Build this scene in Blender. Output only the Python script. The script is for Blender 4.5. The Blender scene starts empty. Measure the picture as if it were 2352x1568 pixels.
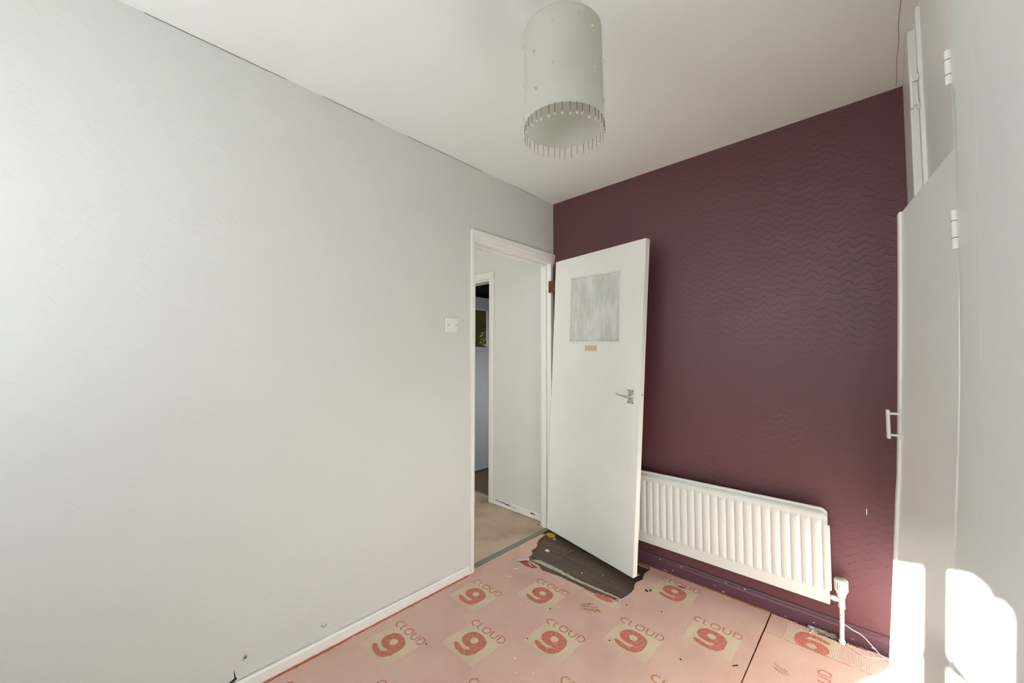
import bpy, bmesh, math, random
from mathutils import Vector, Matrix
random.seed(7)
C = bpy.context.scene.collection
sc = bpy.context.scene

# ------------------------------------------------------------------ camera
cam_d = bpy.data.cameras.new('camera'); cam = bpy.data.objects.new('camera', cam_d); C.objects.link(cam)
sc.camera = cam
cam_d.sensor_fit = 'HORIZONTAL'; cam_d.sensor_width = 36.0; cam_d.lens = 894.6 / 2352 * 36.0; cam_d.clip_start = 0.01
_yaw, _pit, _rol = -.7586, .0430, .0008
_fw = Vector((math.sin(_yaw) * math.cos(_pit), math.cos(_yaw) * math.cos(_pit), math.sin(_pit)))
_rt = Vector((math.cos(_yaw), -math.sin(_yaw), 0)); _up = _rt.cross(_fw)
_r2 = _rt * math.cos(_rol) + _up * math.sin(_rol); _u2 = -_rt * math.sin(_rol) + _up * math.cos(_rol)
cam.matrix_world = Matrix(((_r2.x, _u2.x, -_fw.x, 1.8445), (_r2.y, _u2.y, -_fw.y, -2.4168), (_r2.z, _u2.z, -_fw.z, 1.2939), (0, 0, 0, 1)))

# ------------------------------------------------------------------ world, sun, exposure
sc.view_settings.view_transform = 'Standard'; sc.view_settings.look = 'None'
sc.view_settings.gamma = 1.0; sc.view_settings.use_curve_mapping = False
sc.view_settings.exposure = -0.07
w = bpy.data.worlds.new('sky'); sc.world = w; w.use_nodes = True
bg = w.node_tree.nodes['Background']; bg.inputs[0].default_value = (0.68, 0.84, 1.0, 1); bg.inputs[1].default_value = 2.6
sd = bpy.data.lights.new('sun', 'SUN'); sd.energy = 44.0; sd.angle = math.radians(0.53); sd.color = (1.0, 0.982, 0.965)
sun = bpy.data.objects.new('sun', sd); C.objects.link(sun)
sun.rotation_euler = Vector((0.52, 1.0, -0.395)).to_track_quat('-Z', 'Y').to_euler()
sun.location = (0, -6, 4)

def area(name, loc, target, sx, sy, power, col):
    d = bpy.data.lights.new(name, 'AREA'); d.shape = 'RECTANGLE'; d.size = sx; d.size_y = sy; d.energy = power; d.color = col
    o = bpy.data.objects.new(name, d); C.objects.link(o); o.location = loc
    o.rotation_euler = (Vector(target) - Vector(loc)).to_track_quat('-Z', 'Z' if abs(target[2] - loc[2]) < 1 else 'Y').to_euler(); return o
area('hall_fill', (-0.9, -2.15, 1.4), (-0.9, 0.0, 1.3), 1.2, 1.6, 17.0, (1.0, 0.98, 0.94))  # unseen fill lamp added to brighten the closed hall
area('back_room_fill', (-0.55, 1.0, 0.9), (-1.6, 0.8, 0.6), 0.7, 0.8, 4.2, (0.93, 0.95, 1.0))  # unseen fill lamp added so the back room is not dark

H = 2.5056; W = 1.9598; YB = -3.3

# ------------------------------------------------------------------ mesh helpers
class MB:
    def __init__(s): s.v = []; s.f = []; s.sm = []
    def add(s, vs, fs, smooth=False):
        o = len(s.v); s.v += [tuple(v) for v in vs]
        for f in fs: s.f.append([i + o for i in f]); s.sm.append(smooth)
        return s
    def box(s, a, b):
        x0, y0, z0 = a; x1, y1, z1 = b
        return s.add([(x0,y0,z0),(x1,y0,z0),(x1,y1,z0),(x0,y1,z0),(x0,y0,z1),(x1,y0,z1),(x1,y1,z1),(x0,y1,z1)],
                     [(0,3,2,1),(4,5,6,7),(0,1,5,4),(1,2,6,5),(2,3,7,6),(3,0,4,7)])
    def hexa(s, q0, q1):     # two matching quads
        return s.add(list(q0) + list(q1), [(0,3,2,1),(4,5,6,7),(0,1,5,4),(1,2,6,5),(2,3,7,6),(3,0,4,7)])
    def loft(s, rings, smooth=False, closed=True, caps=True):
        n = len(rings[0]); vs = [p for r in rings for p in r]; fs = []
        for i in range(len(rings) - 1):
            for j in range(n if closed else n - 1):
                k = (j + 1) % n; fs.append((i*n+j, i*n+k, (i+1)*n+k, (i+1)*n+j))
        s.add(vs, fs, smooth)
        if caps and closed:
            s.add(rings[0], [tuple(range(n))[::-1]]); s.add(rings[-1], [tuple(range(n))])
        return s
    def tube(s, pts, r, n=8, smooth=True):
        pts = [Vector(p) for p in pts]; rings = []; up = Vector((0, 0, 1))
        for i, p in enumerate(pts):
            t = (pts[min(i+1, len(pts)-1)] - pts[max(i-1, 0)]).normalized()
            a = t.cross(up) if abs(t.dot(up)) < .95 else t.cross(Vector((1, 0, 0)))
            a.normalize(); b = a.cross(t).normalized()
            rr = r[i] if isinstance(r, (list, tuple)) else r
            rings.append([p + a * rr * math.cos(2*math.pi*k/n) + b * rr * math.sin(2*math.pi*k/n) for k in range(n)])
        return s.loft(rings, smooth)
    def lathe(s, c, prof, n=24, ax='z', smooth=True):
        rings = []
        for r, h in prof:
            ring = []
            for k in range(n):
                a = 2*math.pi*k/n; u, v = r*math.cos(a), r*math.sin(a)
                ring.append((c[0]+u, c[1]+v, c[2]+h) if ax == 'z' else ((c[0]+h, c[1]+u, c[2]+v) if ax == 'x' else (c[0]+v, c[1]+h, c[2]+u)))
            rings.append(ring)
        return s.loft(rings, smooth)
    def prism(s, poly, z0, z1):      # xy polygon (possibly concave) extruded
        n = len(poly)
        from mathutils.geometry import tessellate_polygon
        tris = tessellate_polygon([[Vector((x, y, 0)) for x, y in poly]])
        vs = [(x, y, z0) for x, y in poly] + [(x, y, z1) for x, y in poly]
        fs = [tuple(t) for t in tris] + [tuple(i + n for i in t) for t in tris] + [(i, (i+1) % n, (i+1) % n + n, i + n) for i in range(n)]
        return s.add(vs, fs)
    def build(s, name, mat, parent=None, bevel=0.0, seg=2):
        me = bpy.data.meshes.new(name); me.from_pydata(s.v, [], s.f); me.update()
        bm = bmesh.new(); bm.from_mesh(me); bmesh.ops.remove_doubles(bm, verts=bm.verts, dist=1e-6) if bevel else None
        bmesh.ops.recalc_face_normals(bm, faces=bm.faces); bm.to_mesh(me); bm.free()
        if len(me.polygons) == len(s.sm):
            for p, q in zip(me.polygons, s.sm): p.use_smooth = q
        me.materials.append(mat)
        o = bpy.data.objects.new(name, me); C.objects.link(o)
        if parent: o.parent = parent; o.matrix_parent_inverse = Matrix.Translation(-parent.location) if parent.type == 'EMPTY' else Matrix()
        if bevel:
            m = o.modifiers.new('bevel', 'BEVEL'); m.width = bevel; m.segments = seg; m.limit_method = 'ANGLE'; m.angle_limit = math.radians(40)
        return o
def empty(name, loc=(0, 0, 0)):
    o = bpy.data.objects.new(name, None); C.objects.link(o); o.location = loc; o.empty_display_size = .05; return o
def tag(o, label=None, cat=None, group=None, kind=None):
    if label: o['label'] = label
    if cat: o['category'] = cat
    if group: o['group'] = group
    if kind: o['kind'] = kind
    return o

# ------------------------------------------------------------------ material helpers
def srgb(r, g, b):
    f = lambda c: (c/255)/12.92 if c/255 <= .04045 else ((c/255+.055)/1.055)**2.4
    return (f(r), f(g), f(b), 1)
class NT:
    def __init__(s, name):
        s.m = bpy.data.materials.new(name); s.m.use_nodes = True; s.t = s.m.node_tree; s.p = s.t.nodes['Principled BSDF']
        s.co = s.t.nodes.new('ShaderNodeTexCoord').outputs['Object']
    def n(s, kind, **k):
        o = s.t.nodes.new(kind)
        for a, b in k.items(): setattr(o, a, b)
        return o
    def l(s, a, b): s.t.links.new(a, b)
    def math(s, op, a, b=None, c=None):
        o = s.n('ShaderNodeMath', operation=op)
        for i, v in enumerate((a, b, c)):
            if v is None: continue
            if isinstance(v, (int, float)): o.inputs[i].default_value = v
            else: s.l(v, o.inputs[i])
        return o.outputs[0]
    def noise(s, scale, detail=3, rough=.5, vec=None):
        o = s.n('ShaderNodeTexNoise'); o.inputs['Scale'].default_value = scale; o.inputs['Detail'].default_value = detail; o.inputs['Roughness'].default_value = rough
        s.l(vec or s.co, o.inputs['Vector']); return o.outputs['Fac']
    def xyz(s):
        o = s.n('ShaderNodeSeparateXYZ'); s.l(s.co, o.inputs[0]); return o.outputs
    def ramp(s, fac, *stops):
        o = s.n('ShaderNodeValToRGB'); e = o.color_ramp.elements
        while len(e) < len(stops): e.new(0.5)
        for q, (pos, col) in zip(e, stops): q.position = pos; q.color = col if len(col) == 4 else (*col, 1)
        s.l(fac, o.inputs[0]); return o.outputs[0]
    def mix(s, fac, a, b):
        o = s.n('ShaderNodeMix', data_type='RGBA')
        if isinstance(fac, (int, float)): o.inputs[0].default_value = fac
        else: s.l(fac, o.inputs[0])
        for i, v in ((6, a), (7, b)):
            if isinstance(v, tuple): o.inputs[i].default_value = v
            else: s.l(v, o.inputs[i])
        return o.outputs[2]
    def bump(s, h, strength, dist):
        o = s.n('ShaderNodeBump'); o.inputs['Strength'].default_value = strength; o.inputs['Distance'].default_value = dist
        s.l(h, o.inputs['Height']); s.l(o.outputs[0], s.p.inputs['Normal'])
    def col(s, c):
        if isinstance(c, tuple): s.p.inputs['Base Color'].default_value = c
        else: s.l(c, s.p.inputs['Base Color'])
    def rough(s, v): s.p.inputs['Roughness'].default_value = v
def plain(name, col, rough=.5, var=.06, scale=12, bump=0.0, bscale=150, metal=0, dist=.001):
    t = NT(name); d = tuple(c * (1 - var) for c in col[:3]) + (1,)
    t.col(t.mix(t.noise(scale, 4), d, col)); t.rough(rough); t.p.inputs['Metallic'].default_value = metal
    if bump: t.bump(t.noise(bscale, 3), bump, dist)
    return t.m
def wallpaper(name, axis, col, rough, strength, spec=.5):
    t = NT(name); x = t.xyz(); u = x[0] if axis == 'x' else x[1]; v = x[2]
    nz = t.noise(9, 2); nf = t.noise(40, 2)
    uu = t.math('ADD', t.math('DIVIDE', u, .068), t.math('MULTIPLY', nz, .9))
    tri = t.math('PINGPONG', uu, .5)
    vv = t.math('ADD', t.math('DIVIDE', v, .036), t.math('ADD', t.math('MULTIPLY', tri, 1.25), t.math('ADD', t.math('MULTIPLY', nz, .9), t.math('MULTIPLY', nf, .75))))
    saw = t.math('FRACT', vv)
    # ledge: slow rise and quick fall, faded in patches
    edge = t.math('MINIMUM', saw, t.math('MULTIPLY', t.math('SUBTRACT', 1.0, saw), 7.0))
    patch = t.ramp(t.noise(26, 2), (.35, (.15, .15, .15)), (.6, (1, 1, 1)))
    h = t.math('ADD', t.math('MULTIPLY', edge, patch), t.math('MULTIPLY', t.noise(230, 3), .32))
    t.bump(h, strength, .0022)
    d = tuple(c * .93 for c in col[:3]) + (1,)
    t.col(t.mix(t.noise(1.7, 4), d, col)); t.rough(rough); t.p.inputs['Specular IOR Level'].default_value = spec
    return t.m
M = {}
M['wall_cream'] = wallpaper('embossed cream wallpaper', 'y', srgb(218, 219, 214), .55, .20)
M['wall_plum'] = wallpaper('embossed plum wallpaper', 'x', srgb(102, 62, 67), .42, .38, .55)
M['ceiling'] = plain('ceiling paint', srgb(242, 244, 240), .8, .04, 3, .25, 60)
M['plaster'] = plain('plain wall paint', srgb(242, 242, 240), .6, .03, 4, .15, 90)
M['gloss'] = plain('white gloss paint', srgb(243, 241, 236), .32, .03, 8, .06, 40)
M['gloss_grey'] = plain('cupboard gloss paint', srgb(247, 247, 242), .34, .04, 5, .10, 30)
M['plum_gloss'] = plain('plum skirting paint', srgb(98, 66, 76), .35, .22, 30, .3, 60)
M['near_wall'] = plain('cool white wall paint', srgb(243, 247, 243), .5, .03, 5, .1, 40)
M['hall_wall'] = plain('hall wall paint', srgb(226, 226, 222), .6, .04, 4, .2, 120)
M['radiator'] = plain('radiator enamel', srgb(220, 221, 214), .3, .03, 10)
M['plastic'] = plain('white plastic', srgb(235, 234, 226), .35, .03, 10)
M['chrome'] = plain('worn chrome', (.75, .75, .74, 1), .22, .25, 90, metal=1)
M['rust'] = plain('rusty iron', srgb(110, 72, 45), .8, .5, 120, .5, 200)
M['crack'] = plain('crack and joint shadow grey', srgb(120, 112, 104), .9, .2, 30)  # for the wall/ceiling joint: faint crack with line shadow painted in
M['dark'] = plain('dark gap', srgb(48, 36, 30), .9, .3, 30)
M['thread'] = plain('brown thread', srgb(105, 82, 55), .8, .2, 90)
M['yellow'] = plain('yellow foam', srgb(205, 172, 60), .9, .4, 90, .8, 150)
M['flake'] = plain('white paint flake', srgb(236, 236, 232), .5, .05, 60)
M['straw'] = plain('straw', srgb(190, 135, 70), .7, .3, 90)
M['straw_pale'] = plain('pale straw', srgb(222, 195, 130), .7, .3, 90)
M['grime'] = plain('grey brown dirt', srgb(72, 60, 50), .9, .4, 120, .6, 300)
M['leaf'] = plain('dark green leaf', srgb(58, 66, 48), .6, .4, 120)
M['leafred'] = plain('dark red leaf', srgb(92, 52, 58), .6, .4, 120)
M['cable'] = plain('cream cable', srgb(232, 218, 200), .5, .05, 30)
M['cable_grey'] = plain('grey wire', srgb(165, 168, 168), .45, .25, 60)
M['metal_strip'] = plain('dull metal strip', srgb(150, 150, 138), .45, .3, 40, .3, 120, metal=.5)
M['slot'] = plain('shaded slot', srgb(165, 164, 154), .7, .2, 60)
M['screw'] = plain('screw', srgb(60, 55, 50), .5, .2, 90)
M['masking'] = plain('old masking tape', srgb(222, 205, 178), .7, .15, 80)
# door leaf: white paint with faint grey handling marks
t = NT('door paint'); t.col(t.mix(t.ramp(t.noise(2.5, 4), (.45, (0, 0, 0)), (.7, (1, 1, 1))), srgb(243, 244, 237), srgb(238, 239, 231))); t.rough(.35); t.bump(t.noise(25, 3), .06, .001); M['door'] = t.m
# painted-over obscured glass
t = NT('painted obscured glass'); mpp = t.n('ShaderNodeMapping'); mpp.inputs['Scale'].default_value = (3.2, 3.2, 1.0); t.l(t.co, mpp.inputs[0]); n = t.noise(4, 6, .7, mpp.outputs[0])
t.col(t.mix(t.ramp(n, (.40, (0, 0, 0)), (.62, (1, 1, 1))), srgb(206, 209, 200), srgb(232, 234, 229))); t.rough(.25); t.bump(t.noise(60, 3), .35, .001); M['pane'] = t.m
# hall carpet
t = NT('beige carpet'); t.col(t.mix(t.ramp(t.noise(3, 4), (.4, (0, 0, 0)), (.75, (1, 1, 1))), t.mix(t.noise(260, 2), srgb(196, 176, 154), srgb(220, 198, 174)), srgb(150, 128, 108)))
t.rough(.95); t.bump(t.noise(420, 2), .8, .003); M['carpet'] = t.m
# stained floor boards
t = NT('dark stained boards'); mp = t.n('ShaderNodeMapping'); mp.inputs['Scale'].default_value = (1.2, 22, 1); t.l(t.co, mp.inputs[0])
g = t.noise(3, 6, .6, mp.outputs[0])
base = t.mix(t.ramp(g, (.3, (0, 0, 0)), (.7, (1, 1, 1))), srgb(66, 53, 45), srgb(104, 87, 74))
sp = t.ramp(t.noise(75, 2), (.68, (0, 0, 0)), (.73, (1, 1, 1)))
t.col(t.mix(t.math('MULTIPLY', sp, .6), base, srgb(172, 165, 150))); t.rough(.55); t.bump(g, .5, .002); M['boards'] = t.m
M['residue'] = plain('pale adhesive residue', srgb(205, 198, 170), .8, .35, 40, .6, 90)
# waffle underlay
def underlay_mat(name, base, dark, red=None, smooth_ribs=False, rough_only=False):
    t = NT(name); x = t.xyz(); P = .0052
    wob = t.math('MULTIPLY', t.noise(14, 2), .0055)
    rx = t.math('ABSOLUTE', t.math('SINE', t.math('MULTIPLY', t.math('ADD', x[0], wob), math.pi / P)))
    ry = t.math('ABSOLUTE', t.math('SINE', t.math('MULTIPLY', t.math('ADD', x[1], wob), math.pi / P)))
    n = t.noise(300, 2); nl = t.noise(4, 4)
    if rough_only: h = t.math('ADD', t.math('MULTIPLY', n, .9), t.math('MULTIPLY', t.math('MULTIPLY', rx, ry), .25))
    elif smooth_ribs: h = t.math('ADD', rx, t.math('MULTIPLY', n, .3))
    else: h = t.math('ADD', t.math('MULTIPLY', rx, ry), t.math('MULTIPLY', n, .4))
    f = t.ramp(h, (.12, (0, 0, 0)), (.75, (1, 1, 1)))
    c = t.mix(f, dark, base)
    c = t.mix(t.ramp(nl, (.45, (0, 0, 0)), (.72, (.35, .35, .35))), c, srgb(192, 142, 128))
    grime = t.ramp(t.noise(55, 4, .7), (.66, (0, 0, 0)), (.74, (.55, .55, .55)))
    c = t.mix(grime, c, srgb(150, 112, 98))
    if red:
        ln = t.ramp(rx, (.26, (1, 1, 1)), (.56, (0, 0, 0)))
        blk = t.ramp(t.noise(70, 3), (.48, (0, 0, 0)), (.70, (.6, .6, .6)))
        c = t.mix(blk, t.mix(ln, red, base), base)
    t.col(c); t.rough(.85); t.bump(h, .55, .0016); return t.m
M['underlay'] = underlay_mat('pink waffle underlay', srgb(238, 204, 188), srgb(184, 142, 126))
M['underlay_edge'] = plain('torn orange foam', srgb(208, 120, 86), .9, .4, 90, .8, 200)
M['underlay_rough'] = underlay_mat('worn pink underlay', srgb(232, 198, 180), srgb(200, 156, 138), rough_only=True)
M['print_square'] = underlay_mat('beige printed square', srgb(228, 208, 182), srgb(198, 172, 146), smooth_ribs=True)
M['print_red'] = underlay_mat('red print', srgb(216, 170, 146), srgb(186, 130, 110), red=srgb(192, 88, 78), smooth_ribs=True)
# lampshade
t = NT('cream shade fabric'); t.col(t.mix(t.ramp(t.noise(7, 4), (.5, (0, 0, 0)), (.7, (1, 1, 1))), srgb(232, 229, 220), srgb(222, 217, 203))); t.rough(.8)
t.bump(t.noise(180, 3), .25, .001)
tr = t.n('ShaderNodeBsdfTranslucent'); tr.inputs[0].default_value = srgb(240, 240, 234); mx = t.n('ShaderNodeMixShader'); mx.inputs[0].default_value = .62
t.l(t.p.outputs[0], mx.inputs[1]); t.l(tr.outputs[0], mx.inputs[2]); t.l(mx.outputs[0], t.t.nodes['Material Output'].inputs[0]); M['shade'] = t.m
t = NT('clear bead'); t.col(srgb(245, 240, 230)); t.rough(.08); t.p.inputs['Transmission Weight'].default_value = .75; M['bead'] = t.m
# roller blind
t = NT('cream blind'); t.col(srgb(222, 221, 216)); t.rough(.9)
tr = t.n('ShaderNodeBsdfTranslucent'); tr.inputs[0].default_value = srgb(236, 236, 234); mx = t.n('ShaderNodeMixShader'); mx.inputs[0].default_value = .5
t.l(t.p.outputs[0], mx.inputs[1]); t.l(tr.outputs[0], mx.inputs[2]); t.l(mx.outputs[0], t.t.nodes['Material Output'].inputs[0]); M['blind'] = t.m
t = NT('white curtain cloth'); t.col(srgb(225, 225, 225)); t.rough(.9)
tr = t.n('ShaderNodeBsdfTranslucent'); tr.inputs[0].default_value = srgb(238, 240, 242); mx = t.n('ShaderNodeMixShader'); mx.inputs[0].default_value = .6
t.l(t.p.outputs[0], mx.inputs[1]); t.l(tr.outputs[0], mx.inputs[2]); t.l(mx.outputs[0], t.t.nodes['Material Output'].inputs[0]); M['curtain'] = t.m
# far door glass with pale leaf motif
t = NT('olive patterned glass'); x = t.xyz()
vo = t.n('ShaderNodeTexVoronoi'); vo.inputs['Scale'].default_value = 34; t.l(t.co, vo.inputs['Vector'])
cell = t.ramp(vo.outputs['Distance'], (.30, (1, 1, 1)), (.46, (0, 0, 0)))
dy = t.math('SUBTRACT', x[1], .69); dz = t.math('SUBTRACT', x[2], 1.50)
rr = t.math('ADD', t.math('POWER', t.math('DIVIDE', dy, .075), 2.0), t.math('POWER', t.math('DIVIDE', dz, .12), 2.0))
reg = t.ramp(rr, (.7, (1, 1, 1)), (1.0, (0, 0, 0)))
t.col(t.mix(t.math('MULTIPLY', cell, reg), t.mix(t.noise(8, 3), srgb(78, 72, 48), srgb(112, 104, 74)), srgb(206, 206, 160))); t.rough(.3); M['olive'] = t.m
M['brown_wall'] = plain('dark brown paper', srgb(64, 48, 38), .8, .4, 12)
M['blue_white'] = plain('cool white gloss', srgb(206, 210, 216), .4, .04, 6)
M['paving'] = plain('outside paving', srgb(215, 218, 222), .9, .1, 2)
M['wood_raw'] = plain('bare wood scrap', srgb(198, 158, 118), .8, .3, 60)

# ================================================================== SETTING
def xr(z):      # the cupboard wall leans in towards its foot
    zs = [0, .68, .88, 1.0, 1.07, 1.25, 1.4, 1.6, 1.8, 2.6]; xs = [1.895, 1.928, 1.94, 1.948, 1.951, 1.959, 1.963, 1.966, 1.967, 1.965]
    for i in range(len(zs) - 1):
        if z <= zs[i+1]: k = (z - zs[i]) / (zs[i+1] - zs[i]); return xs[i] * (1-k) + xs[i+1] * k
    return xs[-1]
def lean_slab(mb, y0, y1, z0, z1, d0, d1):    # slab that follows the leaning plane, from d0 proud to d1 deep
    n = max(2, int((z1 - z0) / .08) + 1)
    rings = []
    for i in range(n + 1):
        z = z0 + (z1 - z0) * i / n; x = xr(z)
        rings.append([(x - d0, y0, z), (x - d0, y1, z), (x + d1, y1, z), (x + d1, y0, z)])
    return mb.loft(rings, False)
DY0, DY1, DZ = -.808, -.036, 2.03      # main doorway
wl = MB(); wl.box((-.098, YB, 0), (0, DY0 - .006, H)); wl.box((-.098, DY1 + .004, 0), (0, 0, H)); wl.box((-.098, DY0 - .006, DZ + .006), (0, DY1 + .004, H))
wl = tag(wl.build('wall_left', M['wall_cream']), 'cream embossed wall with the doorway and light switch', 'wall', kind='structure')
wf = tag(MB().box((-.10, 0, -.03), (2.6, .04, H)).build('wall_far', M['wall_plum']), 'dark plum embossed wall behind the radiator', 'wall', kind='structure')
ce = tag(MB().box((-.1, YB, H), (2.6, .04, H + .1)).build('ceiling', M['ceiling']), 'off white ceiling above the lampshade', 'ceiling', kind='structure')
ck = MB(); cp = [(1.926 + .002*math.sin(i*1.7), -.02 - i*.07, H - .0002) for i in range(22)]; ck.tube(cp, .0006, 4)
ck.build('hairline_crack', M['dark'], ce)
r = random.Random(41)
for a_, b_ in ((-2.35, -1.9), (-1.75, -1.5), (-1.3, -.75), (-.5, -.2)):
    k_ = int((b_ - a_) / .03); c_ = MB(); c_.tube([(.0008, a_ + (b_ - a_) * q / k_, H - .001 - r.uniform(0, .0012)) for q in range(k_ + 1)], .0011, 4); c_.build('joint_crack_shadow', M['crack'], ce)  # dark joint line: faint crack and painted line shadow together
# near wall with window opening (behind the camera)
WX0, WX1, WZ0, WZ1 = .09, 1.80, .90, 2.30
nw = MB(); nw.box((-.1, YB - .12, -.03), (WX0, YB, H)); nw.box((WX1, YB - .12, -.03), (2.6, YB, H)); nw.box((WX0, YB - .12, -.03), (WX1, YB, WZ0)); nw.box((WX0, YB - .12, WZ1), (WX1, YB, H))
tag(nw.build('wall_near', M['plaster']), 'plain wall around the window behind the viewer', 'wall', kind='structure')
# right wall: plain part, stile, rail, cupboard surround
wr = MB(); lean_slab(wr, YB, -1.4765, 0, H, .003, .12); lean_slab(wr, -1.4765, -1.289, 0, H, -.002, .12)
wr = tag(wr.build('wall_right', M['near_wall']), 'plain pale wall beside the built in cupboard', 'wall', kind='structure')
fm = MB(); lean_slab(fm, -1.4745, -1.289, 0, H, .003, .004); fm.build('flat_architrave', M['near_wall'], wr)
tr1 = empty('trim_1', (1.95, -.6, 0)); tag(tr1, 'white painted cupboard frame against the plum wall', 'cupboard frame', kind='structure')
s = MB(); lean_slab(s, -1.289, -1.218, 0, H, 0, .07); s.build('hinge_stile', M['gloss_grey'], tr1, .002)
s = MB(); s.box((W - .012, -.40, 0), (W + .07, -.0, H)); s.build('stile', M['gloss'], tr1, .004, 3)
s = MB(); lean_slab(s, -.602, -.401, 0, H, -.008, .07); s.build('recessed_board', M['gloss_grey'], tr1)
s = MB(); lean_slab(s, -1.218, -.60, 1.735, 1.80, 0, .07); s.build('rail', M['gloss_grey'], tr1, .002)
s = MB(); lean_slab(s, -1.218, -.60, 2.43, H, 0, .07); s.build('head_rail', M['gloss_grey'], tr1, .002)
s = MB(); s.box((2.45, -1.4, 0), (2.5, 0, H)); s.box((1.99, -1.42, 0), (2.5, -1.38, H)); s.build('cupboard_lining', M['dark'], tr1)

# floor: boards run along x, underlay lies on them
fl = empty('floor', (0.98, -1.45, -.03)); tag(fl, 'dark boarded floor showing through the torn underlay', 'floor', kind='structure')
MB().box((-.1, YB, -.06), (2.6, .0, -.032)).build('subfloor', M['dark'], fl)
ys = [-.002, -.152, -.288, -.424, -.56]
while ys[-1] > YB: ys.append(ys[-1] - .14)
for i in range(len(ys) - 1):
    j = .286 if i in (1,) else (1.2 if i % 2 else 1.75)
    zt = -.0095 - random.random() * .0012
    for (a, b) in ((-.02, j - .0008), (j + .0008, 1.955)):
        MB().box((a, ys[i+1] + .0028, -.032), (b, ys[i] - .0028, zt - (.002 if a > 0 and i == 1 else 0))).build('floorboard', M['boards'], fl, .0015, 1)
# pale adhesive streak on the boards
def ragged(pts, amp, step=.012, seed=1):
    rnd = random.Random(seed); out = []
    n = len(pts)
    for i in range(n):
        a = Vector(pts[i]); b = Vector(pts[(i+1) % n]); L = (b - a).length; k = max(1, int(L / step)); nm = Vector((-(b-a).y, (b-a).x)).normalized()
        for q in range(k):
            p = a + (b - a) * q / k + nm * (rnd.uniform(-amp, amp) if q or True else 0); out.append((p.x, p.y))
    return out
MB().prism(ragged([(.165, -.462), (.195, -.425), (.30, -.422), (.52, -.438), (.80, -.432), (.80, -.444), (.52, -.460), (.34, -.455)], .003), -.0105, -.0082).build('adhesive_streak', M['residue'], fl)
MB().prism(ragged([(.60, -.022), (.76, -.022), (.76, -.040), (.60, -.040)], .002), -.0105, -.0075).build('adhesive_streak', M['residue'], fl)
t0 = MB()
for a in range(3): t0.tube([(.2864 + .0006*a, -.152 - .045*k + .004*a, -.0085 + random.uniform(0, .001)) for k in range(5)], .0011, 5)
t0.build('straw_filled_joint', M['straw'], fl)

# hall beyond the doorway
hf = empty('wall_hall', (-.9, .04, 0)); tag(hf, 'pale grey hall wall seen through the doorway', 'wall', kind='structure')
b = MB(); b.box((-.755, .044, 0), (-.10, .144, H)); b.box((-1.95, .044, 2.03), (-.755, .144, H)); b.box((-1.95, .044, 0), (-1.60, .144, 2.03))
b.build('wall_face', M['hall_wall'], hf)
MB().box((-.7055, .0405, 0), (-.10, .044, H)).box((-.106, DY1 + .001, 0), (-.1005, .0445, H)).build('lining_paper', M['hall_wall'], hf)
tag(MB().box((-2.0, -2.3, 0), (-1.95, 2.4, H)).build('wall_hall_side', M['hall_wall']), 'hall side wall out of sight past the doorway', 'wall', kind='structure')
tag(MB().box((-2.0, -2.35, 0), (-.1, -2.3, H)).build('wall_hall_end', M['hall_wall']), 'hall end wall out of sight', 'wall', kind='structure')
tag(MB().box((-2.0, -2.35, H), (-.1, 2.4, H + .05)).build('ceiling_hall', M['ceiling']), 'hall ceiling', 'ceiling', kind='structure')
fh = tag(MB().box((-2.0, -2.35, -.06), (-.045, .146, -.002)).build('floor_hall', M['carpet']), 'beige hall carpet beyond the metal threshold', 'carpet', kind='structure')
tag(MB().box((-2.0, .146, -.06), (-.1, 2.4, -.004)).build('floor_back_room', plain('brown worn carpet', srgb(118, 98, 84), .95, .3, 30, .6, 200)), 'darker brown carpet past the hall doorway', 'carpet', kind='structure')
b = MB(); b.box((-1.99, .9, 0), (-1.62, .95, H)); b.box((-1.66, .144, 0), (-1.62, 1.0, H)); b.box((-2.0, 2.35, 0), (-.1, 2.4, H)); b.box((-.15, .15, 0), (-.1, 2.4, H))
tag(b.build('wall_back_room', M['brown_wall']), 'dark brown wall above the far glazed door', 'wall', kind='structure')
for (cx_, cy_, w_, sd_) in ((-.43, -.22, .030, 1), (-.27, -.16, .014, 2), (-.20, -.30, .010, 3), (-.135, -.025, .035, 4)):
    r_ = random.Random(sd_); MB().add([(cx_ + w_*.5*math.cos(a*.7)*r_.uniform(.4, 1), cy_ + w_*.35*math.sin(a*.7)*r_.uniform(.4, 1), -.0014) for a in range(9)], [tuple(range(9))]).build('carpet_stain', plain('carpet stain', srgb(112, 94, 78), .95, .4, 150), fh)
tr2 = empty('trim_2', (-.75, .03, 0)); tag(tr2, 'white casing of the hall doorway in the pale grey wall', 'door casing', kind='structure')
def casing_v(y, x0, x1, z0, z1): return MB().box((x0, y - .016, z0), (x1, y, z1)).box((x0 + .012, y - .022, z0), (x0 + .03, y - .016, z1))
casing_v(.044, -.765, -.705, 0, 2.0295).build('casing_post', M['gloss'], tr2, .002)
MB().box((-1.65, .0265, 2.03), (-.705, .044, 2.087)).box((-1.65, .020, 2.045), (-.715, .026, 2.065)).build('casing_head', M['gloss'], tr2, .002)
MB().box((-.775, .044, 0), (-.755, .144, 2.03)).build('door_lining', M['gloss'], tr2, .002)
MB().box((-1.60, .044, 2.012), (-.775, .144, 2.03)).build('door_lining', M['gloss'], tr2, .002)
MB().box((-1.60, .135, -.004), (-.775, .155, .004)).build('threshold_strip', M['metal_strip'], tr2, .002)
bh = MB(); bh.box((-.70, .026, 0), (-.10, .041, .052)); bh = bh.build('baseboard_hall', M['gloss'], None, .004)
tag(bh, 'white chipped skirting along the grey hall wall', 'skirting board', kind='structure')
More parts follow.
